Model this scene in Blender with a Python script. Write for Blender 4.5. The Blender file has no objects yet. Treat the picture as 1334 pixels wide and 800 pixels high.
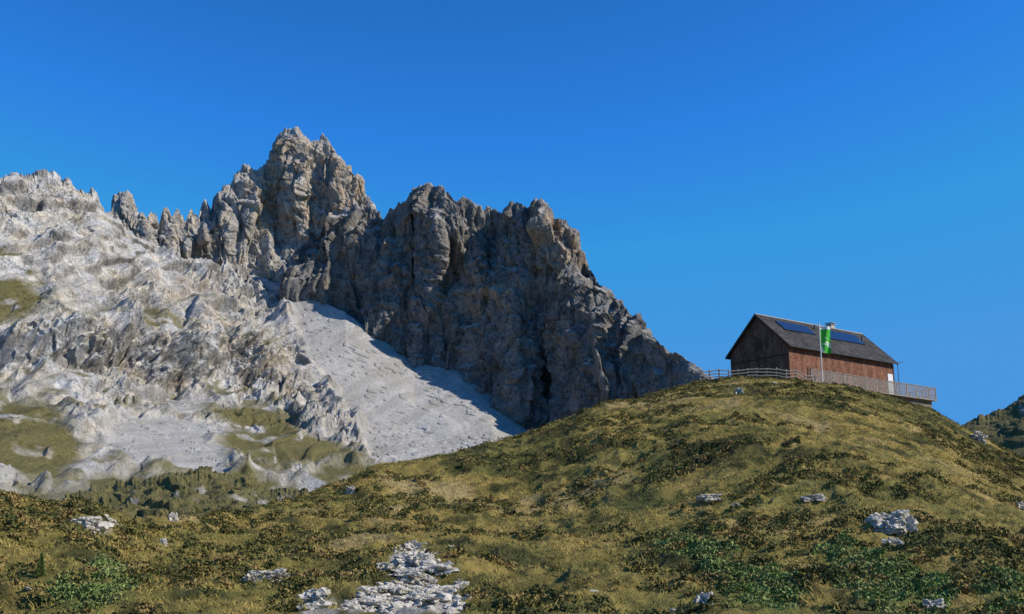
import bpy, math, random
import numpy as np
from mathutils import Vector
rng=np.random.default_rng(7); random.seed(7)
scene=bpy.context.scene
# ------------------------------------------------------------ camera model (eye = world origin)
PITCH=math.radians(13.0); F=1482.0
cp,sp=math.cos(PITCH),math.sin(PITCH)
def direction(px,py):
    u=(np.asarray(px,float)-667)/F; v=(400-np.asarray(py,float))/F
    return u, cp-v*sp, sp+v*cp
def P(px,py,D):
    x,y,z=direction(px,py); s=np.asarray(D,float)/y
    return np.stack(np.broadcast_arrays(x*s,y*s,z*s),-1)
def bearing(px,py):
    x,y,z=direction(px,py)
    return np.arctan2(x,y), z/np.hypot(x,y)
def unproject(p):
    x,y,z=p[...,0],p[...,1],p[...,2]
    d=y*cp+z*sp; w=-y*sp+z*cp
    return 667+F*x/d, 400-F*w/d
# ------------------------------------------------------------ numpy noise
def h3(ix,iy,iz,seed):
    with np.errstate(over='ignore'):
        n=(ix.astype(np.int64)*374761393+iy.astype(np.int64)*668265263+iz.astype(np.int64)*2147483647+seed*1274126177)&0xFFFFFFFF
        n=((n^(n>>13))*1274126177)&0xFFFFFFFF
        n=((n^(n>>16))*2246822519)&0xFFFFFFFF
        n=n^(n>>15)
    return (n&0xFFFFFF)/float(0x1000000)
def vnoise(x,y,z,seed=0):
    ix,iy,iz=np.floor(x),np.floor(y),np.floor(z)
    fx,fy,fz=x-ix,y-iy,z-iz
    fx=fx*fx*fx*(fx*(fx*6-15)+10); fy=fy*fy*fy*(fy*(fy*6-15)+10); fz=fz*fz*fz*(fz*(fz*6-15)+10)
    r=0
    for a in (0,1):
        wx=fx if a else 1-fx
        for b in (0,1):
            wy=fy if b else 1-fy
            for c in (0,1):
                wz=fz if c else 1-fz
                r=r+wx*wy*wz*h3(ix+a,iy+b,iz+c,seed)
    return r*2-1
def fbm(x,y,z,oct=5,seed=0,gain=.5):
    s=0;a=1;t=0
    for o in range(oct):
        s=s+a*vnoise(x,y,z,seed+o*17); t+=a; a*=gain
        x,y,z=(x*.8-y*.6)*2.03+3.1,(x*.6+y*.8)*2.03+1.7,z*2.03+5.3
    return s/t
def ridged(x,y,z,oct=5,seed=0,gain=.5):
    s=0;a=1;t=0
    for o in range(oct):
        s=s+a*(1-2*np.abs(vnoise(x,y,z,seed+o*17))); t+=a; a*=gain
        x,y,z=(x*.8-y*.6)*2.03+3.1,(x*.6+y*.8)*2.03+1.7,z*2.03+5.3
    return s/t
def facet(x,y,z,seed=0,sharp=34.):
    """planar-faceted cell noise, cells blended over narrow seams"""
    bx,by,bz=np.floor(x-.5),np.floor(y-.5),np.floor(z-.5)
    W=0; S=0
    for a in (0,1):
        for b in (0,1):
            for c in (0,1):
                cx,cy,cz=bx+a,by+b,bz+c
                dx=x-(cx+.15+.7*h3(cx,cy,cz,seed)); dy=y-(cy+.15+.7*h3(cx,cy,cz,seed+1)); dz=z-(cz+.15+.7*h3(cx,cy,cz,seed+2))
                w=np.exp(-sharp*(dx*dx+dy*dy+dz*dz))+1e-12
                v=(h3(cx,cy,cz,seed+3)-.5)*1.0+dx*(h3(cx,cy,cz,seed+4)-.5)*2.4+dy*(h3(cx,cy,cz,seed+5)-.5)*2.4+dz*(h3(cx,cy,cz,seed+6)-.5)*2.4
                W=W+w; S=S+w*v
    return S/W
def smooth(a,b,x):
    t=np.clip((x-a)/(b-a),0,1); return t*t*(3-2*t)
def poly_in(px,py,poly,soft):
    poly=np.array(poly,float); n=len(poly)
    d=np.full(px.shape,1e12); s=np.zeros(px.shape,bool)
    for i in range(n):
        a=poly[i]; b=poly[(i+1)%n]; e=b-a
        wx=px-a[0]; wy=py-a[1]
        t=np.clip((wx*e[0]+wy*e[1])/(e@e),0,1)
        d=np.minimum(d,(wx-e[0]*t)**2+(wy-e[1]*t)**2)
        c=((a[1]>py)!=(b[1]>py))
        xi=a[0]+(py-a[1])*e[0]/(e[1] if e[1]!=0 else 1e-9)
        s^=(c&(px<xi))
    d=np.sqrt(d); d=np.where(s,d,-d)
    return smooth(-soft,soft,d)
# ------------------------------------------------------------ mesh helpers
def link(o): scene.collection.objects.link(o); return o
def mesh_np(name,verts,faces,mat=None,smooth_shade=False,attrs=None):
    faces=np.asarray(faces); k=faces.shape[1]
    me=bpy.data.meshes.new(name)
    me.vertices.add(len(verts)); me.vertices.foreach_set('co',np.asarray(verts,np.float32).ravel())
    me.loops.add(faces.size); me.loops.foreach_set('vertex_index',faces.astype(np.int32).ravel())
    me.polygons.add(len(faces)); me.polygons.foreach_set('loop_start',np.arange(0,faces.size,k,dtype=np.int32))
    try: me.polygons.foreach_set('loop_total',np.full(len(faces),k,np.int32))
    except Exception: pass
    me.update(calc_edges=True)
    me.polygons.foreach_set('use_smooth',np.full(len(faces),smooth_shade,bool))
    if attrs:
        for an,av in attrs.items():
            at=me.attributes.new(an,'FLOAT_COLOR','POINT')
            c=np.ones((len(verts),4),np.float32); c[:,:3]=av
            at.data.foreach_set('color',c.ravel())
    if mat: me.materials.append(mat)
    o=bpy.data.objects.new(name,me); link(o); return o
def grid_faces(nr,nc):
    i=np.arange(nr*nc).reshape(nr,nc)
    return np.stack([i[:-1,:-1].ravel(),i[:-1,1:].ravel(),i[1:,1:].ravel(),i[1:,:-1].ravel()],1)
# ------------------------------------------------------------ materials
class NT:
    def __init__(s,name):
        s.m=bpy.data.materials.new(name); s.m.use_nodes=True; s.t=s.m.node_tree; s.n=s.t.nodes; s.l=s.t.links
        s.b=s.n['Principled BSDF']; s.b.inputs['Roughness'].default_value=.9
        try: s.b.inputs['Specular IOR Level'].default_value=.2
        except Exception: pass
        s.co=s.n.new('ShaderNodeTexCoord').outputs['Object']
    def setv(s,sock,v):
        if hasattr(v,'is_output'): s.l.new(v,sock)
        else: sock.default_value=v
    def noise(s,scale,detail=5,rough=.6,vec=None,stretch=None):
        v=vec or s.co
        if stretch:
            mp=s.n.new('ShaderNodeMapping'); mp.inputs['Scale'].default_value=stretch; s.l.new(v,mp.inputs[0]); v=mp.outputs[0]
        n=s.n.new('ShaderNodeTexNoise'); n.inputs['Scale'].default_value=scale; n.inputs['Detail'].default_value=detail; n.inputs['Roughness'].default_value=rough
        s.l.new(v,n.inputs['Vector']); return n.outputs['Fac']
    def ramp(s,fac,stops):
        r=s.n.new('ShaderNodeValToRGB'); e=r.color_ramp.elements
        while len(e)<len(stops): e.new(.5)
        for el,(p,c) in zip(e,stops):
            el.position=p; el.color=(*c,1) if len(c)==3 else c
        s.l.new(fac,r.inputs[0]); return r.outputs[0]
    def mix(s,f,a,b,mode='MIX'):
        m=s.n.new('ShaderNodeMix'); m.data_type='RGBA'; m.blend_type=mode
        s.setv(m.inputs[0],f); s.setv(m.inputs[6],a if hasattr(a,'is_output') else (*a,1)); s.setv(m.inputs[7],b if hasattr(b,'is_output') else (*b,1))
        return m.outputs[2]
    def math(s,op,a,b=0.5):
        m=s.n.new('ShaderNodeMath'); m.operation=op; s.setv(m.inputs[0],a); s.setv(m.inputs[1],b); return m.outputs[0]
    def attr(s,name):
        a=s.n.new('ShaderNodeAttribute'); a.attribute_name=name; return a
    def sep(s,c):
        x=s.n.new('ShaderNodeSeparateColor'); s.l.new(c,x.inputs[0]); return x.outputs
    def bump(s,h,strength,dist):
        b=s.n.new('ShaderNodeBump'); b.inputs['Strength'].default_value=strength; b.inputs['Distance'].default_value=dist
        s.l.new(h,b.inputs['Height']); s.l.new(b.outputs[0],s.b.inputs['Normal'])
    def color(s,c): s.setv(s.b.inputs['Base Color'],c if hasattr(c,'is_output') else (*c,1)); return s
def g3(v): return (v,v,v)
def simple(name,col,var=.25,scale=3,rough=.8,metal=0,bump=None):
    m=NT(name); n=m.noise(scale)
    c=m.ramp(n,[(.3,tuple(x*(1-var) for x in col)),(.7,tuple(min(1,x*(1+var)) for x in col))])
    m.color(c); m.b.inputs['Roughness'].default_value=rough; m.b.inputs['Metallic'].default_value=metal
    if bump: m.bump(n,.5,bump)
    return m.m
def mountain_mat(name,light,dark,bdist=3.0,k=1.,steep=0.):
    m=NT(name)
    n1=m.noise(.02*k,8,.65); n2=m.noise(.09*k,8,.75); n3=m.noise(.03*k,6,.7,stretch=(1,1,.18)); n4=m.noise(.4*k,6,.75)
    rock=m.ramp(n2,[(.3,dark),(.48,tuple((a+b)/2 for a,b in zip(light,dark))),(.62,light)])
    rock=m.mix(m.ramp(n3,[(.47,g3(.0)),(.66,g3(.55))]),rock,tuple(x*.8 for x in dark))
    rock=m.mix(m.ramp(n1,[(.45,g3(0)),(.62,g3(.5))]),rock,light)
    a=m.attr('mask'); s=m.sep(a.outputs['Color'])
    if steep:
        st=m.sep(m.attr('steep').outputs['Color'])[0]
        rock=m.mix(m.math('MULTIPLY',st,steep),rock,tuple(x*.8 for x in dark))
    rock=m.mix(m.math('MULTIPLY',s[2],m.ramp(n2,[(.35,g3(.1)),(.6,g3(1))])),rock,(.45,.33,.21))
    wn=m.noise(.035*k,4,.6)
    rock=m.mix(1,rock,m.ramp(wn,[(.4,(.93,.97,1.04)),(.65,(1.08,1.0,.88))]),'MULTIPLY')
    ck=m.math('ABSOLUTE',m.math('SUBTRACT',m.noise(.055*k,5,.6,stretch=(1,1,.45)),.5),0)
    ck2=m.math('ABSOLUTE',m.math('SUBTRACT',m.noise(.13*k,4,.6,stretch=(.6,.6,1.2)),.5),0)
    ckm=m.mix(1,m.ramp(ck,[(0,g3(.38)),(.022,g3(1))]),m.ramp(ck2,[(0,g3(.5)),(.024,g3(1))]),'MULTIPLY')
    rock=m.mix(1,rock,ckm,'MULTIPLY')
    rock=m.mix(1,rock,m.ramp(n4,[(.3,g3(.7)),(.7,g3(1.22))]),'MULTIPLY')
    scree=m.ramp(n4,[(.32,(.32,.308,.283)),(.5,(.46,.443,.412)),(.68,(.57,.55,.515))])
    mp=m.n.new('ShaderNodeMapping'); mp.inputs['Rotation'].default_value=(0,0,math.radians(28)); m.l.new(m.co,mp.inputs[0])
    mp2=m.n.new('ShaderNodeMapping'); mp2.inputs['Scale'].default_value=(1,.12,.12); m.l.new(mp.outputs[0],mp2.inputs[0])
    scree=m.mix(m.ramp(m.noise(.06*k,6,.7,vec=mp2.outputs[0]),[(.42,g3(0)),(.6,g3(.7))]),scree,(.31,.288,.25))
    scree=m.mix(m.ramp(m.noise(.3*k,3,.6),[(.56,g3(0)),(.64,g3(.5))]),scree,(.23,.218,.195))
    scree=m.mix(m.ramp(m.noise(.018*k,5,.6),[(.5,g3(0)),(.66,g3(.4))]),scree,(.27,.252,.21))
    c=m.mix(s[0],rock,scree)
    gr=m.ramp(n4,[(.3,(.065,.064,.022)),(.5,(.135,.118,.043)),(.75,(.24,.20,.09))])
    c=m.mix(s[1],c,gr)
    m.color(c)
    m.bump(m.math('ADD',n2,m.math('MULTIPLY',n4,.6)),.8,bdist)
    return m.m
m_rock=mountain_mat('limestone_lit',(.72,.685,.62),(.25,.238,.22),steep=.7)
m_rockC=mountain_mat('limestone_painted_shade',(.315,.29,.253),(.09,.085,.078))  # same limestone, with the right massif's shade painted into a darker base colour
m_rockB=mountain_mat('limestone_peak',(.58,.525,.445),(.195,.182,.162))
# ------------------------------------------------------------ loft of rock massifs
def interp_row(pts,pxs):
    pts=np.array(pts,float); return np.interp(pxs,pts[:,0],pts[:,1]),np.interp(pxs,pts[:,0],pts[:,2])
def normals(p):
    gu=np.gradient(p,axis=1); gv=np.gradient(p,axis=0)
    n=np.cross(gu,gv); n/=np.linalg.norm(n,axis=-1,keepdims=True)+1e-9
    s=np.sign((n*(-p)).sum(-1).mean()); return n*s
def blur(p,k,ax):
    out=p.copy()
    for _ in range(2):
        q=np.copy(out)
        for d in range(1,k+1):
            q=q+np.roll(out,d,ax)+np.roll(out,-d,ax)
        q/=2*k+1
        sl=[slice(None)]*p.ndim; sl[ax]=slice(k,-k); o2=out.copy(); o2[tuple(sl)]=q[tuple(sl)]; out=o2
    return out
def loft(name,pxs,rows,segs,mat,dispfn,maskfn,jag=0,bumps=(),foot=None,back=(260,380),blurk=10,jagx=None):
    R=[interp_row(r,pxs) for r in rows]
    L=[]
    for i in range(len(R)-1):
        for k in range(segs[i]):
            t=k/segs[i]; L.append(((R[i][0]*(1-t)+R[i+1][0]*t),(R[i][1]*(1-t)+R[i+1][1]*t)))
    L.append(R[-1])
    PY=np.array([a for a,b in L]); DD=np.array([b for a,b in L])
    if jag:
        q=np.zeros_like(pxs); j=jag*(facet(pxs/17.,q,q,3,60)*.9+facet(pxs/6.,q,q,9,60)*.8+facet(pxs/2.8,q,q,12,60)*.35)
        if jagx: j=j*smooth(jagx,jagx-30,pxs)
        PY=PY+j[None]*np.exp(-np.arange(len(PY))/9.)[:,None]
    DD=blur(DD,blurk,0)
    PX=np.broadcast_to(pxs,PY.shape)
    for (bx,by,rx,ry,am) in bumps:
        DD=DD-am*np.exp(-((PX-bx)/rx)**2-((PY-by)/ry)**2)
    pos=P(PX,PY,DD)
    nb=36
    crest=pos[0]; rad=crest*np.array([1,1,0]); rad/=np.linalg.norm(rad,axis=-1,keepdims=True)
    backs=[]
    for k in range(nb,0,-1):
        t=(k/nb)**1.8
        backs.append(crest+rad*back[0]*t+np.array([0,0,-1])*back[1]*t)
    pos=np.concatenate([np.array(backs),pos],0)
    if foot is not None:
        last=pos[-1]; ft=[]
        for k in range(1,13):
            t=k/12; q=last-(last*np.array([1,1,0])/np.linalg.norm(last[...,:2],axis=-1,keepdims=True))*foot*t
            q[...,2]=last[...,2]*(1-t)+(-38)*t; ft.append(q)
        pos=np.concatenate([pos,np.array(ft)],0)
    n=normals(pos); n=blur(blur(n,6,0),6,1)
    n/=np.linalg.norm(n,axis=-1,keepdims=True)+1e-9
    bpx,bpy=unproject(pos)
    d=dispfn(pos,bpx,bpy)
    fade=np.ones(len(pos)); fade[:nb]=np.linspace(.1,.45,nb); fade[nb:nb+28]=.45+.55*smooth(0,28,np.arange(28))
    d=d*fade[:,None]
    pos2=pos+n*d[...,None]
    nn=normals(blur(blur(pos2,2,0),2,1))
    mk=maskfn(pos2,bpx,bpy,nn)
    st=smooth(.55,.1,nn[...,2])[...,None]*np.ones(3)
    return mesh_np(name,pos2.reshape(-1,3),grid_faces(*pos.shape[:2]),mat,False,{'mask':mk.reshape(-1,3),'steep':st.reshape(-1,3)})
def xyz(p): return p[...,0],p[...,1],p[...,2]
# --- left massif + scree
rowT=[(-180,225,1120),(-80,236,1180),(0,232,1260),(20,227,1275),(45,235,1290),(60,236,1300),(75,240,1310),(95,252,1330),(110,256,1340),(124,257,1350),(132,268,1360),(150,286,1380),(185,318,1430),(235,345,1470),(280,362,1510),(330,368,1530),(370,370,1500),(450,408,1430),(540,472,1400),(600,485,1385),(640,512,1360),(700,568,1330),(780,625,1290)]
row1=[(-180,410,1000),(0,420,1040),(100,415,1090),(200,430,1160),(280,440,1230),(370,470,1290),(450,490,1290),(540,530,1270),(640,555,1250),(700,590,1220),(780,640,1200)]
row1b=[(-180,500,960),(0,495,1000),(100,500,1045),(200,510,1110),(280,500,1190),(370,520,1230),(450,540,1220),(540,560,1210),(640,578,1190),(780,655,1160)]
row2=[(-180,600,760),(0,580,800),(150,590,860),(280,595,920),(450,605,980),(540,610,1020),(640,615,1040),(780,670,1060)]
row3=[(-180,690,560),(0,685,620),(150,690,680),(280,690,740),(450,680,800),(600,680,850),(780,700,900)]
SCREE=[[(350,335),(450,380),(540,450),(640,495),(740,560),(740,640),(490,640),(478,590),(436,530),(392,450)],
       [(150,535),(235,520),(310,600),(290,625),(150,615),(100,590)],[(-20,590),(70,640),(40,665),(-40,665)]]
GRASS=[[(-80,520),(60,522),(110,590),(80,640),(-80,600)],[(-80,330),(20,335),(70,400),(30,420),(-80,420)],
       [(265,545),(350,530),(420,570),(480,622),(300,610)],[(-150,640),(110,645),(300,618),(480,632),(480,720),(-150,720)],
       [(100,402),(200,405),(310,442),(200,440)]]
CLIFF=[[(-80,425),(150,425),(260,440),(285,500),(240,525),(100,505),(-80,490)],[(280,450),(345,465),(425,535),(485,570),(470,600),(395,572),(300,505)],[(200,345),(330,365),(350,400),(250,390)]]
def wmask(polys,px,py,p,soft,wa=14,seed=50):
    x,y,z=xyz(p); w1=fbm(x/45,y/45,z/45,4,seed)*wa*1.6; w2=fbm(x/45,y/45,z/45,4,seed+9)*wa*1.6
    m=0
    for q in polys: m=np.maximum(m,poly_in(px+w1,py+w2,q,soft))
    return m
def scree_mask(px,py,p):
    return np.clip(np.maximum(wmask(SCREE[:1],px,py,p,11,14),wmask(SCREE[1:2],px,py,p,16,20)),0,1)
def dispA(p,px,py):
    x,y,z=xyz(p)
    sc=scree_mask(px,py,p); gr=wmask(GRASS,px,py,p,14,20)
    k=np.clip((1-sc)*(1-.62*gr),.03,1)
    u=x*.8+z*.6; v=-x*.6+z*.8
    cliff=0
    for c in CLIFF: cliff=np.maximum(cliff,poly_in(px,py,c,13))
    rough=smooth(-.1,.45,fbm(x/60,y/60,z/60,3,66)+.25*smooth(340,260,py)+.3*cliff)*.85+.13
    q=x*.86+y*.5+fbm(x/80,y/80,z/80,2,61)*25; al=x*.5-y*.86
    d=18*ridged(u/170,y/170,v/80,3,5)+9*fbm(u/60,y/60,v/28,4,6)
    d=d+13*ridged(q/60,al/420,z/900,3,62,.45)
    d=d+9*facet(q/52,al/90,v/26,11)+(5.5*facet(q/22,al/44,v/12,21)+2.8*facet(q/9.5,al/18,v/6,31)+1.2*facet(x/4.5,y/4.5,z/4,41))*rough
    d=d+cliff*(15*ridged(x/24,y/60,z/140,3,77,.55)+5*facet(x/9,y/20,z/34,78))
    rocks=smooth(.35,.6,vnoise(x/7,y/7,z/7,18)+.5*vnoise(x/40,y/40,z/40,19))
    return d*k+sc*(2.2*fbm(q/30,al/160,z/160,3,3)+1.3*rocks)
def maskA(p,px,py,nn):
    x,y,z=xyz(p)
    slope=nn[...,2]; nz=fbm(x/30,y/30,z/30,5,91)
    sc=np.maximum(.97*scree_mask(px,py,p),.5*smooth(.55,.78,slope+nz*.14)*smooth(240,330,py))
    sc=np.maximum(sc,.9*wmask(SCREE[2:],px,py,p,14))
    g=wmask(GRASS,px,py,p,18,24)*smooth(-.28,.08,nz+slope-.62)
    g=np.maximum(g,.8*smooth(.04,.3,nz+.35*(slope-.6))*smooth(.56,.76,slope)*smooth(340,480,py))*(1-scree_mask(px,py,p))
    oc=.35*smooth(.0,.4,fbm(x/80,y/80,z/80,3,14))
    return np.stack([np.clip(sc,0,1),np.clip(g,0,1),oc],-1)
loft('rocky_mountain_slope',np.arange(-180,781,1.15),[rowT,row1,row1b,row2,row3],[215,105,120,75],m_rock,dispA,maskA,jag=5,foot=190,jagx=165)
# --- summit peak and pinnacle ridge
crB=[(135,300,1480),(148,286,1480),(153,264,1480),(158,256,1481),(164,253,1482),(170,257,1482),(175,270,1484),(181,280,1487),(186,276,1489),(191,287,1490),(196,278,1493),(202,280,1496),(207,289,1500),(213,275,1503),(219,273,1506),(224,284,1508),(230,272,1512),(237,275,1518),(242,284,1522),(247,271,1526),(253,274,1530),(258,282,1534),(263,266,1538),(269,264,1542),(274,276,1545),(279,258,1548),(285,257,1550),(292,246,1555),(303,238,1560),(312,222,1565),(326,219,1570),(334,226,1573),(345,216,1575),(358,200,1578),(368,178,1580),(378,168,1580),(386,171,1580),(394,181,1582),(404,183,1582),(416,181,1580),(430,186,1580),(438,200,1578),(448,218,1575),(458,228,1573),(468,240,1570),(478,265,1565),(495,292,1560),(515,330,1550)]
midB=[(135,320,1465),(235,325,1505),(300,300,1540),(340,280,1552),(380,250,1560),(430,255,1560),(478,305,1550),(515,345,1540)]
baseB=[(135,385,1455),(235,405,1495),(300,420,1522),(380,410,1515),(430,405,1525),(515,405,1530)]
def dispR(seed,a=1.0,zs=2.2,small=1.):
    def f(p,px,py):
        x,y,z=xyz(p)
        w=fbm(x/90,y/90,z/90,2,seed+70)*18
        x=x+w; z2=z+x*.3
        d=20*ridged(x/75,y/75,z/260,4,seed,.55)+14*facet(x/44,y/44,z2/(44*zs),seed+1)+small*(8*facet(x/19,y/19,z2/(19*zs),seed+2)+3.6*facet(x/8.5,y/8.5,z2/(7*zs),seed+3)+1.4*facet(x/4,y/4,z/5,seed+4))
        d=d+3.5*smooth(.2,.8,vnoise(x/50,y/50,(z+.35*x)/9,seed+6))
        return d*a
    return f
def maskR(seed,oc_polys):
    def f(p,px,py,nn):
        x,y,z=xyz(p); nz=fbm(x/30,y/30,z/30,5,seed)
        oc=wmask(oc_polys,px,py,p,12,10)*smooth(-.3,.3,nz+.1)
        sc=.7*smooth(.6,.8,nn[...,2]+nz*.1)
        return np.stack([sc,0*sc,oc],-1)
    return f
loft('mountain_peak',np.arange(135,516,1.05),[crB,midB,baseB],[120,125],m_rockB,dispR(200,.85),maskR(210,[[(355,190),(440,190),(470,250),(430,300),(350,300),(330,260)]]),jag=5,
     bumps=[(395,235,16,45,28),(330,270,16,40,22),(300,300,12,40,20),(445,250,14,40,22),(360,300,10,40,-22),(265,310,14,30,22),(225,320,10,30,18),(190,310,9,26,16),(245,330,8,40,14)],blurk=6)
# --- shaded massif on the right
crC=[(375,345,1500),(410,302,1500),(440,286,1500),(462,274,1498),(480,270,1495),(500,281,1490),(515,268,1480),(532,256,1472),(548,245,1465),(562,243,1458),(580,247,1450),(596,262,1440),(606,258,1437),(618,268,1432),(635,274,1428),(652,276,1420),(664,267,1412),(682,263,1404),(700,264,1395),(712,272,1388),(722,282,1382),(738,285,1370),(746,300,1362),(754,318,1352),(765,342,1335),(778,370,1317),(792,382,1300),(808,394,1287),(830,418,1250),(850,438,1222),(870,452,1200),(890,466,1172),(908,480,1150),(960,515,1080),(1010,560,1020)]
m1C=[(375,360,1485),(440,340,1480),(500,350,1465),(570,345,1430),(625,355,1405),(700,360,1368),(740,370,1338),(765,395,1310),(805,430,1268),(870,480,1185),(905,505,1140),(960,540,1070),(1010,580,1010)]
m2C=[(375,380,1475),(440,385,1450),(500,410,1438),(570,430,1412),(625,450,1392),(700,470,1352),(740,480,1328),(805,500,1250),(870,520,1175),(905,530,1130),(1010,600,1000)]
bsC=[(375,410,1500),(450,430,1440),(540,500,1405),(600,515,1388),(640,542,1362),(700,596,1325),(780,640,1240),(900,640,1110),(1010,650,980)]
_dC=dispR(300,1.0,2.8,.95)
def dispC(p,px,py): return _dC(p,px,py)*(1-.6*smooth(800,900,px))
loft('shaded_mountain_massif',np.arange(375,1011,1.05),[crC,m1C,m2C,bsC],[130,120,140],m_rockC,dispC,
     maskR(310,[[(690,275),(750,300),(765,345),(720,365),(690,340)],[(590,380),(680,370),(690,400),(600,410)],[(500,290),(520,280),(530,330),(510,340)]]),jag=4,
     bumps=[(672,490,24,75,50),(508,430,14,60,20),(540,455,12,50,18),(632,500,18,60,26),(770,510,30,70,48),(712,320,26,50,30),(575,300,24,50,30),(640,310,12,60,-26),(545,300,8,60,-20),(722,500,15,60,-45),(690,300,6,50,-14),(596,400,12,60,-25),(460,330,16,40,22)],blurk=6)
# --- foothills
m_foot=mountain_mat('alpine_foothill',(.52,.49,.43),(.21,.2,.175),1.0,2.5)
def dispF(p,px,py):
    x,y,z=xyz(p); return 7*fbm(x/50,y/50,z/50,5,400)+2.2*facet(x/22,y/22,z/9,410)+1.6*facet(x/8,y/8,z/3,412)+.6*facet(x/3,y/3,z/2,414)
def maskF(p,px,py,nn):
    x,y,z=xyz(p); nz=fbm(x/18,y/18,z/14,6,431,.6)
    g=smooth(-.2,.03,nz+(nn[...,2]-.6)*1.2); return np.stack([.4+0*g,g,.3+0*g],-1)
loft('grassy_foothill',np.arange(-150,561,1.3),[[(-150,700,430),(0,680,450),(60,662,470),(100,642,480),(150,630,490),(200,625,490),(250,614,495),(300,621,495),(350,634,490),(400,638,480),(450,648,470),(560,700,450)],
     [(-150,760,330),(0,760,340),(250,760,350),(560,760,350)]],[170],m_foot,dispF,maskF,jag=3,foot=60,back=(150,110))
loft('grassy_hillside',np.arange(1190,1700,1.4),[[(1190,600,290),(1230,572,290),(1255,556,290),(1275,545,290),(1290,541,290),(1310,530,290),(1334,514,290),(1400,485,290),(1500,455,290),(1700,455,290)],
     [(1190,760,190),(1700,760,190)]],[240],m_foot,lambda p,a,b:dispF(p,a,b)*.4,maskF,jag=2.5,foot=60,back=(100,80))
# ------------------------------------------------------------ near hill (height function)
SK=[(-400,690,54),(-200,680,55),(0,664,57),(30,668,57),(60,676,57),(100,668,58),(125,668,59),(160,682,62),(200,683,65),(270,683,70),(330,670,76),(400,656,82),(450,639,88),(480,620,92),(560,604,98),(620,593,102),(690,576,108),(740,554,112),(790,527,116),(830,522,118),(860,511,120),(905,498,124),(960,493,125),(1030,496,126),(1100,504,130),(1150,514,136),(1215,533,143),(1250,554,144),(1280,573,142),(1334,601,138),(1450,650,125),(1700,700,100)]
SK=np.array(SK,float); sth,sE=bearing(SK[:,0],SK[:,1]); sR=SK[:,2]
o=np.argsort(sth); sth,sE,sR=sth[o],sE[o],sR[o]
R0=36.
def base_height(x,y):
    th=np.arctan2(x,y); r=np.hypot(x,y)
    Rs=np.interp(th,sth,sR); E=np.interp(th,sth,sE)
    H=E*Rs+1.7; W=Rs-R0
    t=(r-R0)/W; m1=np.clip(E*W/H,.05,1.2); m0=.55
    tt=np.clip(t,0,1)
    g=(tt**3-2*tt**2+tt)*m0+(-2*tt**3+3*tt**2)+(tt**3-tt**2)*m1
    z=-1.7+H*g
    over=np.clip(r-Rs,0,None)/Rs
    z=z-H*0.6*over-72*over**2
    return np.maximum(z,-34),t
def height(x,y):
    z,t=base_height(x,y)
    k=smooth(-.6,.1,t)*(1-.75*smooth(.8,1.0,t))
    q=np.zeros_like(x)
    big=fbm(x/22,y/22,q,4,500)*1.8
    rel=k*big+smooth(-.8,0,t)*(.45*(1-np.abs(fbm(x/3.6,y/2.0,q,3,510))*2.2)+.2*ridged(x/1.3,y/.8,q,2,520)-.28)
    flat=smooth(1.0,1.03,t)*((x>15)&(x<65))
    return z+rel*(1-.7*flat)
def ground_at(px,py):
    th,e=bearing(px,py); rs=np.arange(20,160,.25)
    x=rs*math.sin(th); y=rs*math.cos(th); z=height(x,y)
    i=np.argmax(z/rs>=e) if (z/rs>=e).any() else np.argmax(z/rs)
    return Vector((x[i],y[i],z[i]))
thc=np.concatenate([np.linspace(-math.pi,-.50,120,endpoint=False),np.linspace(-.50,.50,950,endpoint=False),np.linspace(.50,math.pi,120)])
rr=np.concatenate([[.05],np.linspace(1,30,30,endpoint=False),np.linspace(30,150,790,endpoint=False),np.linspace(150,420,60)])
TH,RR=np.meshgrid(thc,rr); HX,HY=RR*np.sin(TH),RR*np.cos(TH); HZ=height(HX,HY)
JUN=[[(845,700),(900,695),(965,720),(950,745),(880,730)],[(935,742),(1000,738),(1045,765),(1030,795),(950,785)],[(1080,712),(1150,715),(1240,765),(1225,800),(1140,795),(1090,750)],[(1290,740),(1340,750),(1340,800),(1285,790)],[(60,770),(130,730),(175,770),(120,810)]]
ROCKP=[[(520,712),(560,722),(600,748),(605,775),(590,805),(560,840),(420,840),(440,805),(470,770),(500,750)],[(90,676),(125,674),(150,686),(125,696)],[(405,775),(440,790),(420,810),(395,800)]]
def hill_color(x,y,z,rock=True):
    p=np.stack([x,y,z],-1); px,py=unproject(p)
    q=np.zeros_like(x)
    a=fbm(x/14,y/14,q,5,600); b=fbm(x/3.5,y/2.2,q,4,610); c=fbm(x/1.2,y/1.,q,3,620)
    gold=np.array([.385,.285,.08]); olive=np.array([.235,.20,.054]); dark=np.array([.075,.074,.023]); straw=np.array([.50,.38,.185])
    m=smooth(-.35,.35,a*.6+b*.8+c*.3)[...,None]; col=olive*(1-m)+gold*m
    m=(.88*smooth(.08,.35,-b*.8-a*.4+c*.45))[...,None]; col=col*(1-m)+dark*m
    m=(.6*smooth(.22,.5,b*.6+a*.6))[...,None]; col=col*(1-m)+straw*m
    g=smooth(.1,.4,fbm(x/7,y/5,q,4,640))[...,None]*.25; col=col*(1-g)+np.array([.16,.19,.05])*g
    w1=b*22; jm=0
    for pl in JUN: jm=np.maximum(jm,poly_in(px+w1,py+c*18,pl,12))
    jm=np.where(y>0,jm,0)
    m=(jm*.6)[...,None]; col=col*(1-m)+np.array([.15,.20,.05])*m
    rm=0
    for pl in ROCKP: rm=np.maximum(rm,poly_in(px+w1*1.3,py+c*22+b*10,pl,5))
    rm=np.where(y>0,rm,0)*smooth(-.45,-.1,c+b*.5)
    if rock:
        m=(rm*.92)[...,None]; col=col*(1-m)+np.array([.55,.51,.45])*m
    return col,jm,rm
hc,_,_=hill_color(HX,HY,HZ)
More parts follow.
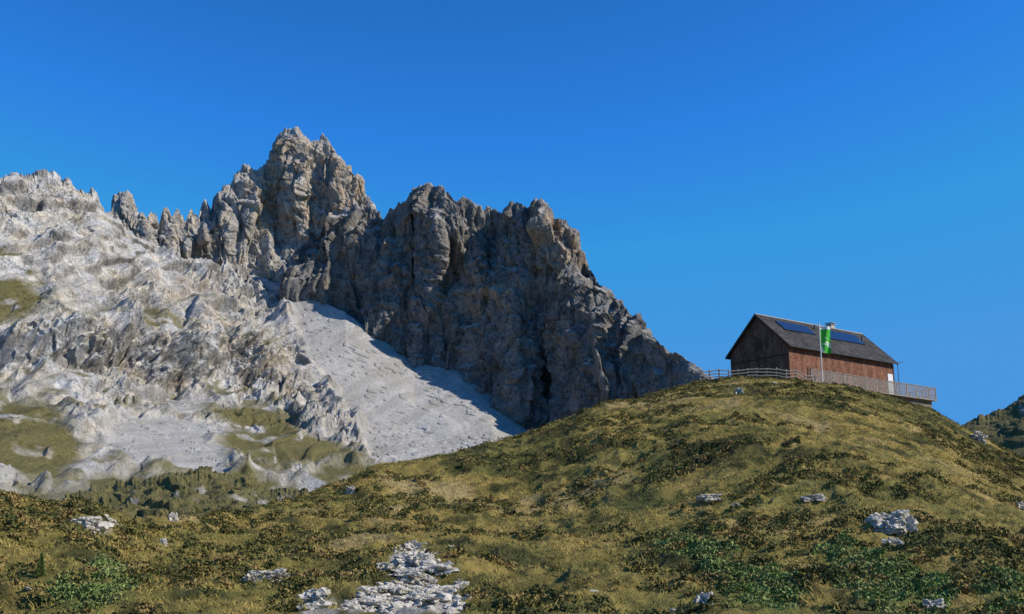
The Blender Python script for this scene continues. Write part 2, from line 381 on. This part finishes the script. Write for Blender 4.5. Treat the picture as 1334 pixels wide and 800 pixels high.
mg=NT('hill_turf'); n=mg.noise(3,6,.7); n2=mg.noise(14,4,.7)
c=mg.mix(1.0,mg.attr('Col').outputs['Color'],mg.ramp(n,[(.3,g3(.5)),(.7,g3(1.2))]),'MULTIPLY')
mg.color(c); mg.bump(mg.math('ADD',n,n2),.9,.15)
mesh_np('grassy_hill',np.stack([HX,HY,HZ],-1).reshape(-1,3),grid_faces(*HX.shape),mg.m,True,{'Col':hc.reshape(-1,3)})
# distant valley floor
gth=np.linspace(0,2*math.pi,97); gr_=np.array([1,300,900,2500,7000.])
T2,R2=np.meshgrid(gth,gr_)
mesh_np('valley_ground',np.stack([R2*np.sin(T2),R2*np.cos(T2),np.full_like(T2,-33.)],-1).reshape(-1,3),grid_faces(*T2.shape),simple('valley_grass',(.14,.13,.05),.3,.02))
# ------------------------------------------------------------ vegetation
mb=NT('grass_blades'); mb.color(mb.attr('Col').outputs['Color']); mb.b.inputs['Roughness'].default_value=.85
def sample_hill(n,rmin=32,half=.52):
    th=rng.uniform(-half,half,n*2); Rs=np.interp(th,sth,sR); r=np.sqrt(rng.uniform(rmin**2,148**2,n*2))
    k=r<Rs+3; th,r=th[k][:n],r[k][:n]; return r*np.sin(th),r*np.cos(th)
NTUFT=70000; tx,ty=sample_hill(NTUFT); 
tz=height(tx,ty); tc,tj,tr=hill_color(tx,ty,tz,False)
keep=(tr<.35)|(rng.random(len(tx))<.12); tx,ty,tz,tc=tx[keep],ty[keep],tz[keep],tc[keep]
def in_hut(x,y): return (y>124)&(x>25)&((x-33)*.585-(y-125)*.81<1.0)&(x<56)
keep=~in_hut(tx,ty); tx,ty,tz,tc=tx[keep],ty[keep],tz[keep],tc[keep]
NB=9; n=len(tx)
bx=np.repeat(tx,NB)+rng.normal(0,.14,n*NB); by=np.repeat(ty,NB)+rng.normal(0,.14,n*NB); bz=np.repeat(tz,NB)-.04
ts=np.repeat(rng.uniform(.5,1.35,n),NB); L=rng.uniform(.07,.19,n*NB)*ts; w=rng.uniform(.014,.03,n*NB)
an=rng.uniform(0,2*math.pi,n*NB); la=rng.uniform(0,2*math.pi,n*NB); le=rng.uniform(.4,1.6,n*NB)*L
v0=np.stack([bx-np.cos(an)*w,by-np.sin(an)*w,bz],-1); v1=np.stack([bx+np.cos(an)*w,by+np.sin(an)*w,bz],-1); v2=np.stack([bx+np.cos(la)*le,by+np.sin(la)*le,bz+L],-1)
V=np.stack([v0,v1,v2],1).reshape(-1,3); FC=np.arange(len(V)).reshape(-1,3)
cc=np.repeat(tc,NB,0)*rng.uniform(.8,1.45,(n*NB,1)); cc=np.repeat(cc,3,0)
mesh_np('alpine_grass',V,FC,mb.m,False,{'Col':np.clip(cc,0,1)})
def mounds(name,cx,cy,rx,hh,nl,cols,ls=.07):
    N=len(cx); k=nl
    u=rng.uniform(0,2*math.pi,(N,k)); s=np.sqrt(rng.uniform(0,1,(N,k)))*rng.uniform(.75,1.1,(N,k))
    lobes=1+.25*np.sin(u*3+rng.uniform(0,6,(N,1)))+.15*np.sin(u*5+rng.uniform(0,6,(N,1)))
    x=cx[:,None]+np.cos(u)*s*rx[:,None]*lobes*1.3; y=cy[:,None]+np.sin(u)*s*rx[:,None]*.75*lobes
    z=height(x,y)+np.sqrt(np.clip(1-s**2,0,1))*hh[:,None]*rng.uniform(.55,1.05,(N,k))
    x,y,z=x.ravel(),y.ravel(),z.ravel(); M=len(x)
    c=np.stack([x,y,z],-1); a=rng.normal(size=(M,3)); a/=np.linalg.norm(a,axis=1,keepdims=True); b=np.cross(a,rng.normal(size=(M,3))); b/=np.linalg.norm(b,axis=1,keepdims=True)
    sz=(rng.uniform(.6,1.3,(M,1))*ls)
    V=np.stack([c+a*sz*1.4,c-a*sz*.7+b*sz,c-a*sz*.7-b*sz],1).reshape(-1,3)
    cl=np.repeat(np.repeat(cols,k,0)*rng.uniform(.7,1.45,(M,1)),3,0)
    return mesh_np(name,V,np.arange(len(V)).reshape(-1,3),mb.m,False,{'Col':np.clip(cl,0,1)})
mx,my=sample_hill(20000); q=np.zeros_like(mx)
a=fbm(mx/9,my/5,q,3,700); mz=height(mx,my); rmm=hill_color(mx,my,mz)[2]; keep=(a>.0)&~in_hut(mx,my)&(rmm<.3); mx,my,a=mx[keep],my[keep],a[keep]
N=min(5400,len(mx)); mx,my=mx[:N],my[:N]
pal=np.array([[.11,.11,.032],[.17,.145,.043],[.22,.175,.055],[.08,.088,.028],[.26,.18,.065],[.09,.09,.028]])
mounds('heath_shrubs',mx,my,rng.uniform(.18,.65,N)*rng.uniform(.6,1.1,N),rng.uniform(.1,.34,N),72,pal[rng.integers(0,6,N)],.055)
jx,jy=sample_hill(60000); jz=height(jx,jy); _,jm,_=hill_color(jx,jy,jz); keep=(jm>.5)&(fbm(jx/2.,jy/1.5,jx*0,3,777)>-.12); jx,jy=jx[keep],jy[keep]; N=min(380,len(jx)); jx,jy=jx[:N],jy[:N]
pj=np.array([[.19,.25,.07],[.22,.27,.09],[.15,.20,.06],[.23,.23,.08]])
mounds('juniper_shrubs',jx,jy,rng.uniform(.25,.6,N),rng.uniform(.08,.22,N),190,pj[rng.integers(0,4,N)],.05)
# ------------------------------------------------------------ rocks
m_bould=NT('pale_boulder_rock'); n=m_bould.noise(2.2,8,.7); n2=m_bould.noise(9,6,.7)
m_bould.color(m_bould.ramp(m_bould.math('MULTIPLY',m_bould.math('ADD',n,n2),.5),[(.36,(.24,.21,.165)),(.48,(.50,.455,.385)),(.62,(.66,.615,.53))])); m_bould.bump(n2,.6,.06)
import bmesh
def ico(sub):
    bm=bmesh.new(); bmesh.ops.create_icosphere(bm,subdivisions=sub,radius=1); 
    v=np.array([x.co[:] for x in bm.verts]); f=np.array([[y.index for y in x.verts] for x in bm.faces]); bm.free(); return v,f
I4=ico(5); I2=ico(2)
def boulder(px,py,wpx,hpx,depth=.8,seed=0,name='boulder'):
    c=ground_at(px,py); r=math.hypot(c.x,c.y); sx=wpx*r/F/2; szz=hpx*r/F*.75
    v,f=I4; s=seed*7.3
    d=1+.6*facet(v[:,0]*1.3+s,v[:,1]*1.3,v[:,2]*1.1,800+seed,24)+.34*facet(v[:,0]*3+s,v[:,1]*3,v[:,2]*2.2,810,40)+.17*facet(v[:,0]*8+s,v[:,1]*8,v[:,2]*5,820,40)
    q=v*d[:,None]; q=np.sign(q)*np.abs(q)**.85
    q=q*np.array([sx,sx*depth,szz])+np.array([c.x,c.y+sx*.2,c.z+szz*.1])
    return mesh_np(name,q,f,m_bould.m,False)
BL=[(1160,684,44,16),(1180,697,26,18),(1164,712,22,9),(1061,654,24,6),(925,660,24,6),(958,662,12,5),(352,756,48,11),(330,758,22,10),(1218,796,24,10),(920,790,20,14),(112,684,28,8),(458,641,12,7),(225,674,10,9),(213,711,8,6),(963,512,8,6),(1275,574,18,8),(1330,662,10,7),
    (536,716,22,9),(548,735,30,10),(572,750,34,9),(530,758,40,10),(505,774,44,9),(575,776,40,11),(545,790,50,11),(480,792,44,9),(600,792,26,7),(412,784,26,8),(398,796,30,7),(500,745,20,7),(512,790,22,8),(560,764,18,7)]
for i,b in enumerate(BL): boulder(*b,seed=i)
def stones(name,pts,smin,smax):
    v,f=I2; VV=[];FF=[];o=0
    for i,(x,y,z) in enumerate(pts):
        s=random.uniform(smin,smax)*(1 if random.random()<.85 else 2.2); d=1+.55*facet(v[:,0]*1.4+i*3.1,v[:,1]*1.4,v[:,2]*1.4,900)
        q=v*d[:,None]*np.array([s*random.uniform(.8,1.6),s,s*random.uniform(.45,.8)]); a=random.uniform(0,6.28); ca,sa=math.cos(a),math.sin(a)
        q=np.stack([q[:,0]*ca-q[:,1]*sa,q[:,0]*sa+q[:,1]*ca,q[:,2]],-1)+np.array([x,y,z+s*.12])
        VV.append(q);FF.append(f+o);o+=len(v)
    return mesh_np(name,np.concatenate(VV),np.concatenate(FF),m_bould.m,False)
sx_,sy_=sample_hill(160000); sz_=height(sx_,sy_); _,_,rm=hill_color(sx_,sy_,sz_); k=rm>.4
pts=np.stack([sx_,sy_,sz_],-1)[k][:2800]
stones('rubble_stones',pts,.03,.12)
pts=np.stack([sx_,sy_,sz_],-1)[~k][:45]; pts=pts[~in_hut(pts[:,0],pts[:,1])]
stones('scattered_stones',pts,.05,.12)
# ------------------------------------------------------------ hut
def empty(name,loc=(0,0,0)):
    e=bpy.data.objects.new(name,None); e.location=loc; link(e); return e
def bm_obj(name,bm,mat,parent=None,bevel=0):
    me=bpy.data.meshes.new(name); bm.normal_update(); bm.to_mesh(me); bm.free(); me.materials.append(mat)
    o=bpy.data.objects.new(name,me); link(o)
    if parent: o.parent=parent
    if bevel:
        md=o.modifiers.new('b','BEVEL'); md.width=bevel; md.segments=2
    return o
Np=P(1027,448,128.0); Ep=P(1163,470,139.4)
rv=(Ep-Np)*np.array([1,1,0]); Lh=float(np.linalg.norm(rv)); rv/=Lh
gv=np.array([-rv[1],rv[0],0])
Wd=9.0; zE=float(Np[2]); zR=float(P(988,411,131.4)[2]); zD=20.15
import mathutils
hutM=mathutils.Matrix(((rv[0],gv[0],0,Np[0]),(rv[1],gv[1],0,Np[1]),(0,0,1,zD),(0,0,0,1)))
hut=empty('alpine_hut'); hut.matrix_world=hutM
he=zE-zD; hr=zR-zD
def box(bm,x0,x1,y0,y1,z0,z1):
    vs=[bm.verts.new(p) for p in [(x0,y0,z0),(x1,y0,z0),(x1,y1,z0),(x0,y1,z0),(x0,y0,z1),(x1,y0,z1),(x1,y1,z1),(x0,y1,z1)]]
    for f in [(0,3,2,1),(4,5,6,7),(0,1,5,4),(1,2,6,5),(2,3,7,6),(3,0,4,7)]: bm.faces.new([vs[i] for i in f])
def boxo(name,dims,mat,parent,bevel=0):
    bm=bmesh.new(); 
    for d in (dims if isinstance(dims[0],(tuple,list)) else [dims]): box(bm,*d)
    return bm_obj(name,bm,mat,parent,bevel)
ms=NT('larch_shingles')
cmb=ms.n.new('ShaderNodeCombineXYZ'); sx=ms.n.new('ShaderNodeSeparateXYZ'); ms.l.new(ms.co,sx.inputs[0])
ms.l.new(ms.math('ADD',sx.outputs[0],sx.outputs[1]),cmb.inputs[0]); ms.l.new(sx.outputs[2],cmb.inputs[1])
br=ms.n.new('ShaderNodeTexBrick'); ms.l.new(cmb.outputs[0],br.inputs['Vector']); br.inputs['Scale'].default_value=1
br.inputs['Brick Width'].default_value=.16; br.inputs['Row Height'].default_value=.21; br.inputs['Mortar Size'].default_value=.008
br.inputs['Color1'].default_value=(.28,.125,.075,1); br.inputs['Color2'].default_value=(.13,.06,.042,1); br.inputs['Mortar'].default_value=(.07,.037,.028,1)
c=ms.mix(1,br.outputs['Color'],ms.ramp(ms.noise(.8,7,.8),[(.3,g3(.35)),(.7,(1.5,1.4,1.32))]),'MULTIPLY')
c=ms.mix(ms.ramp(ms.noise(1.2,5,.7,stretch=(1,1,.25)),[(.48,g3(0)),(.72,g3(.6))]),c,(.36,.22,.14))
ms.color(c); ms.bump(br.outputs['Color'],.6,.04)
m_sh=ms.m
m_roof=NT('slate_roof'); 
br=m_roof.n.new('ShaderNodeTexBrick'); m_roof.l.new(m_roof.co,br.inputs['Vector']); br.inputs['Scale'].default_value=1
br.inputs['Brick Width'].default_value=.5; br.inputs['Row Height'].default_value=.3; br.inputs['Mortar Size'].default_value=.02
br.inputs['Color1'].default_value=(.052,.047,.044,1); br.inputs['Color2'].default_value=(.024,.023,.022,1); br.inputs['Mortar'].default_value=(.012,.012,.012,1)
m_roof.color(m_roof.mix(1,br.outputs['Color'],m_roof.ramp(m_roof.noise(.6,6,.75),[(.3,g3(.5)),(.7,g3(2.2))]),'MULTIPLY')); m_roof.b.inputs['Roughness'].default_value=.8; m_roof.bump(br.outputs['Color'],.5,.03)
m_roof=m_roof.m
m_wood=simple('weathered_wood',(.27,.235,.20),.45,4,.85); m_dwood=simple('dark_timber',(.085,.048,.032),.3,5)
m_white=simple('white_paint',(.72,.72,.70),.06,3,.5); m_metal=simple('galvanised_metal',(.45,.46,.47),.1,4,.4,.7)
m_stone=simple('terrace_stone',(.17,.15,.12),.5,2.5,.9,bump=.08); m_chim=simple('chimney_render',(.42,.40,.37),.2,2.5,.9)
m_glass=NT('solar_glass'); m_glass.b.inputs['Roughness'].default_value=.12
br=m_glass.n.new('ShaderNodeTexBrick'); m_glass.l.new(m_glass.co,br.inputs['Vector']); br.offset=0; br.inputs['Scale'].default_value=1
br.inputs['Brick Width'].default_value=.33; br.inputs['Row Height'].default_value=.33; br.inputs['Mortar Size'].default_value=.008
br.inputs['Color1'].default_value=(.012,.022,.06,1); br.inputs['Color2'].default_value=(.016,.03,.075,1); br.inputs['Mortar'].default_value=(.03,.04,.07,1)
m_glass.color(br.outputs['Color']); m_glass.b.inputs['Specular IOR Level'].default_value=.5; m_glass=m_glass.m
m_frame=simple('dark_aluminium',(.06,.065,.07),.1,4,.4,.5)
bm=bmesh.new(); zb=-3.2
prof=[(0,zb),(Wd,zb),(Wd,he),(Wd/2,hr-.12),(0,he)]
A=[bm.verts.new((0,y,z)) for y,z in prof]; B=[bm.verts.new((Lh,y,z)) for y,z in prof]
bm.faces.new(A[::-1]); bm.faces.new(B)
for i in range(5): bm.faces.new([A[i],A[(i+1)%5],B[(i+1)%5],B[i]])
bmesh.ops.recalc_face_normals(bm,faces=bm.faces); bm_obj('walls',bm,m_sh,hut)
sl=(hr-he)/(Wd/2); ln=math.hypot(1,sl)
oe=.45; og=.35
def roof_side(sign,name):
    bm=bmesh.new()
    y0=-oe if sign>0 else Wd+oe
    pts=[]
    for x in (-og,Lh+og):
        for (y,z) in [(y0,he-oe*sl),(Wd/2,hr)]:
            pts.append((x,y,z)); pts.append((x,y,z+.2))
    v=[bm.verts.new(p) for p in pts]
    for f in [(0,1,3,2),(4,6,7,5),(0,4,5,1),(2,3,7,6),(1,5,7,3),(0,2,6,4)]: bm.faces.new([v[i] for i in f])
    bmesh.ops.recalc_face_normals(bm,faces=bm.faces); return bm_obj(name,bm,m_roof,hut)
roof_side(1,'roof_front'); roof_side(-1,'roof_back')
boxo('ridge_cap',(-og-.02,Lh+og+.02,Wd/2-.1,Wd/2+.1,hr+.16,hr+.25),m_chim,hut)
boxo('gutter',(-og,Lh+og,-oe-.14,-oe-.005,he-oe*sl+.0,he-oe*sl+.11),m_frame,hut)
for nm,x0,x1 in (('barge_board',-og-.05,-og-.005),('barge_board_far',Lh+og+.005,Lh+og+.05)):
    bm=bmesh.new()
    for s in (0,1):
        ye=-oe if s==0 else Wd+oe
        q=[(ye,he-oe*sl-.12),(Wd/2,hr-.12),(Wd/2,hr+.22),(ye,he-oe*sl+.22)]
        a=[bm.verts.new((x0-.002*s,y,z)) for y,z in q]; b=[bm.verts.new((x1,y,z)) for y,z in q]
        bm.faces.new(a); bm.faces.new(b[::-1])
        for i in range(4): bm.faces.new([a[i],b[i],b[(i+1)%4],a[(i+1)%4]])
    bmesh.ops.recalc_face_normals(bm,faces=bm.faces); bm_obj(nm,bm,m_dwood,hut)
def on_roof(x,d,up):
    return (x, Wd/2-d/ln+(-sl/ln)*up, hr+.2-d*sl/ln+up/ln)
def panels(name,x0,x1,n,d0,d1,rows=1):
    bm=bmesh.new(); bf=bmesh.new()
    for r in range(rows):
        da=d0+(d1-d0)*r/rows+.02; db=d0+(d1-d0)*(r+1)/rows-.02
        for i in range(n):
            a=x0+(x1-x0)*i/n+.02; b=x0+(x1-x0)*(i+1)/n-.02
            for bmx,u0,u1,ins in ((bf,.06,.12,0),(bm,.10,.126,.03)):
                q=[(a+ins,da+ins),(b-ins,da+ins),(b-ins,db-ins),(a+ins,db-ins)]
                lo=[bmx.verts.new(on_roof(x,d,u0)) for x,d in q]; hi=[bmx.verts.new(on_roof(x,d,u1)) for x,d in q]
                bmx.faces.new(lo[::-1]); bmx.faces.new(hi)
                for k in range(4): bmx.faces.new([lo[k],lo[(k+1)%4],hi[(k+1)%4],hi[k]])
    for b_ in (bm,bf): bmesh.ops.recalc_face_normals(b_,faces=b_.faces)
    bm_obj(name,bm,m_glass,hut); bm_obj(name+'_frame',bf,m_frame,hut)
panels('solar_panels',2.2,7.8,5,1.0,3.0,1)
panels('solar_panels_right',10.3,17.0,6,1.0,3.3,1)
bm=bmesh.new()
for x,d in ((8.6,3.6),(9.3,1.2),(17.6,2.0)):
    p=on_roof(x,d,0); bmesh.ops.create_cone(bm,cap_ends=True,segments=10,radius1=.09,radius2=.09,depth=.6,matrix=mathutils.Matrix.Translation((p[0],p[1],p[2]+.25)))
bm_obj('roof_vents',bm,m_frame,hut)
boxo('chimney',(14.0,14.8,Wd/2+.3,Wd/2+1.1,hr-1.2,hr+.8),m_chim,hut,.02)
boxo('chimney_cap',[(13.9,14.9,Wd/2+.2,Wd/2+1.2,hr+.802,hr+.86),(14.05,14.13,Wd/2+.35,Wd/2+1.05,hr+.862,hr+1.02),(14.67,14.75,Wd/2+.35,Wd/2+1.05,hr+.862,hr+1.02),(13.9,14.9,Wd/2+.15,Wd/2+1.25,hr+1.022,hr+1.065)],m_metal,hut)
sh=[]; 
for x in (3.0,6.2,9.4,12.6,15.6): sh.append((x,x+1.0,-.06,-.002,1.5,2.6))
boxo('shutters',sh,simple('shutter_timber',(.11,.055,.038),.3,5),hut); 
boxo('window_sills',[(a-.08,b+.08,-.10,-.062,z0-.1,z0-.02) for a,b,_,_,z0,z1 in sh],m_dwood,hut)
boxo('gable_shutters',[(-.06,-.002,y,y+1.0,z,z+1.1) for y,z in ((1.6,1.5),(4.0,1.5),(6.4,1.5),(4.0,5.0))],m_dwood,hut)
boxo('gable_band',(-.09,-.003,0.1,Wd-.1,3.9,4.02),m_dwood,hut)
boxo('white_door',(Lh-1.35,Lh-.35,-.09,-.002,.0,3.4),m_white,hut)
boxo('corner_board',(Lh-.18,Lh+.03,-.05,-.003,-.5,he-.5),m_dwood,hut)
def cyl_between(bm,a,b,r,seg=8):
    a,b=Vector(a),Vector(b); d=b-a; q=d.to_track_quat('Z','Y').to_matrix().to_4x4(); q.translation=(a+b)/2
    bmesh.ops.create_cone(bm,cap_ends=True,segments=seg,radius1=r,radius2=r,depth=d.length,matrix=q)
bm=bmesh.new(); cyl_between(bm,(Lh+.5,-.3,-.5),(Lh+.5,-.3,he-.05),.04); cyl_between(bm,(Lh+.0,-.3,he-.25),(Lh+1.4,-.5,he+.05),.035); bm_obj('antenna_mast',bm,m_dwood,hut)
# ------------------------------------------------------------ terrace
terr=empty('stone_terrace'); terr.matrix_world=hutM
OFF=4.0; X0=-1.2; X1=Lh+2.6
boxo('retaining_wall',(X0+.4,X1-.4,-OFF+.5,1.0,-4.5,-.13),m_stone,terr)
boxo('deck',(X0,X1,-OFF,-.12,-.128,0),m_wood,terr)
rail=empty('terrace_railing'); rail.matrix_world=hutM
d=[]; RH=1.42
yo=-OFF+.06
n=int((X1-X0)/1.85)
for i in range(n+1):
    x=X0+.08+(X1-X0-.16)*i/n; d.append((x-.06,x+.06,yo-.055,yo+.055,.002,RH))
boxo('posts',d,m_wood,rail)
boxo('handrail',[(X0,X1,yo-.08,yo+.08,RH+.002,RH+.07),(X0+.15,X1-.15,yo-.03,yo+.03,RH-.15,RH-.08),(X0+.15,X1-.15,yo-.03,yo+.03,.10,.17)],m_wood,rail)
d=[]; x=X0+.25
while x<X1-.2:
    d.append((x,x+.085,yo-.052,yo-.032,.04,RH-.06)); x+=.17
boxo('balusters',d,m_wood,rail)
d=[]
for i in range(4):
    y=yo+.9*(i+1); d.append((X1-.14,X1-.04,y-.05,y+.05,.002,RH))
boxo('end_posts',d,m_wood,rail)
boxo('end_rail',[(X1-.13,X1-.05,yo+.09,-.3,RH-.1,RH-.03),(X1-.13,X1-.05,yo+.09,-.3,.6,.67)],m_wood,rail)
# ------------------------------------------------------------ wooden pasture fence on the crest
fence=empty('wooden_fence')
pp=[]
for px in np.linspace(912,1062,13):
    th,_=bearing(px,495); Rs=float(np.interp(th,sth,sR))+.5; x,y=Rs*math.sin(th),Rs*math.cos(th)
    pp.append(Vector((x,y,float(height(np.array([x]),np.array([y]))[0]))))
m_fence=simple('fence_wood',(.34,.29,.23),.3,4,.85)
bm=bmesh.new()
for i,p in enumerate(pp):
    cyl_between(bm,p-Vector((0,0,.5)),p+Vector((random.uniform(-.04,.04),0,1.3+random.uniform(-.05,.1))),.08)
bm_obj('posts',bm,m_fence,fence)
bm=bmesh.new()
for a,b in zip(pp[:-1],pp[1:]):
    for h in (.45,.8,1.15):
        cyl_between(bm,a+Vector((0,-.09,h+random.uniform(-.04,.04))),b+Vector((0,-.09,h+random.uniform(-.04,.04))),.06,6)
bm_obj('rails',bm,m_fence,fence)
# ------------------------------------------------------------ flagpole with banner
ft=P(1067,423,123.6); fp=empty('flagpole')
gz=float(height(np.array([ft[0]]),np.array([ft[1]]))[0])
bm=bmesh.new(); cyl_between(bm,(ft[0],ft[1],gz-.5),tuple(ft),.06,12); bmesh.ops.create_uvsphere(bm,u_segments=10,v_segments=8,radius=.1,matrix=mathutils.Matrix.Translation(tuple(ft)))
cyl_between(bm,(ft[0],ft[1],ft[2]-.2),(ft[0]+1.25,ft[1],ft[2]-.2),.03); bm_obj('pole',bm,m_white,fp)
mf=NT('banner_cloth'); s3=mf.n.new('ShaderNodeSeparateXYZ'); mf.l.new(mf.n.new('ShaderNodeTexCoord').outputs['Generated'],s3.inputs[0])
n=mf.noise(1.1,2,.5)
w=mf.math('GREATER_THAN',s3.outputs[2],.9)
em=mf.math('MULTIPLY',mf.math('GREATER_THAN',n,.54),mf.math('LESS_THAN',s3.outputs[2],.6))
c=mf.mix(w,(.07,.46,.05),(.75,.78,.75)); c=mf.mix(em,c,(.55,.68,.5)); mf.color(c)
nu,nv=14,30; U,Vv=np.meshgrid(np.linspace(0,1,nu),np.linspace(0,1,nv))
X=ft[0]+.08+U*1.15*(1-.06*Vv); Y=ft[1]+.10*np.sin(U*7+Vv*3)*(.3+U); Z=ft[2]-.22-Vv*2.95-.12*U*Vv
b=mesh_np('banner',np.stack([X,Y,Z],-1).reshape(-1,3),grid_faces(nv,nu),mf.m,True); b.parent=fp
# ------------------------------------------------------------ small spruce at lower left
def spruce(px,py,hpx,seed):
    r_=np.random.default_rng(seed); c=ground_at(px,py); r=math.hypot(c.x,c.y); H=hpx*r/F
    e=empty('young_spruce',c)
    bm=bmesh.new(); bmesh.ops.create_cone(bm,cap_ends=True,segments=8,radius1=H*.03,radius2=H*.005,depth=H,matrix=mathutils.Matrix.Translation((0,0,H/2)))
    bm_obj('trunk',bm,m_dwood,e)
    M=2600; t=r_.uniform(.04,1,M)**1.15; a=np.floor(r_.uniform(0,9,M))*.7+t*23+r_.normal(0,.2,M); rad=(1-t)*H*.3*np.sqrt(r_.uniform(.02,1,M))
    cx=np.stack([np.cos(a)*rad,np.sin(a)*rad,t*H-rad*.25],-1); A=np.stack([np.cos(a),np.sin(a),np.full(M,-.1)],-1)*H*.05; Bv=r_.normal(size=(M,3))*H*.012
    V=np.stack([cx+A,cx-A*.4+Bv,cx-A*.4-Bv],1).reshape(-1,3); cl=np.repeat(np.array([[.13,.19,.05]])*r_.uniform(.6,1.6,(M,1)),3,0)
    o=mesh_np('needles',V,np.arange(len(V)).reshape(-1,3),mb.m,False,{'Col':cl}); o.parent=e
spruce(52,752,26,1); spruce(24,762,14,2)
# ------------------------------------------------------------ light, sky, camera
AZ=math.radians(103); EL=math.radians(35)
sd=Vector((math.sin(AZ)*math.cos(EL),math.cos(AZ)*math.cos(EL),math.sin(EL)))
sun=bpy.data.lights.new('sun','SUN'); sun.energy=5.0; sun.angle=math.radians(.5); sun.color=(1,.93,.82)
so=bpy.data.objects.new('sun',sun); link(so); so.rotation_euler=sd.to_track_quat('Z','Y').to_euler()
w=bpy.data.worlds.new('World'); scene.world=w; w.use_nodes=True; nt=w.node_tree
sky=nt.nodes.new('ShaderNodeTexSky'); sky.sky_type='NISHITA'; sky.sun_disc=False; sky.sun_elevation=EL; sky.sun_rotation=AZ
sky.altitude=2500; sky.air_density=1.0; sky.dust_density=.1; sky.ozone_density=4
def vm(op,a,b):
    n=nt.nodes.new('ShaderNodeVectorMath'); n.operation=op; nt.links.new(a,n.inputs[0]); n.inputs[1].default_value=b; return n.outputs[0]
S=.11
o1=vm('MULTIPLY',sky.outputs[0],(S,S,S))
gm=nt.nodes.new('ShaderNodeGamma'); gm.inputs[1].default_value=1.45; nt.links.new(o1,gm.inputs[0])
o2=vm('MULTIPLY',gm.outputs[0],(.85/S,2.8/S,3.4/S))
o3=vm('MINIMUM',o2,(.07/S,.31/S,.74/S))
bg=nt.nodes['Background']; bg.inputs[1].default_value=S
nt.links.new(o3,bg.inputs[0])
scene.view_settings.view_transform='Standard'; scene.view_settings.look='None'; scene.view_settings.exposure=0
cam=bpy.data.cameras.new('camera'); cam.lens=36*F/1334; cam.sensor_width=36; cam.clip_start=.1; cam.clip_end=20000
co=bpy.data.objects.new('camera',cam); link(co); co.location=(0,0,0); co.rotation_euler=(math.radians(90)+PITCH,0,0)
scene.camera=co
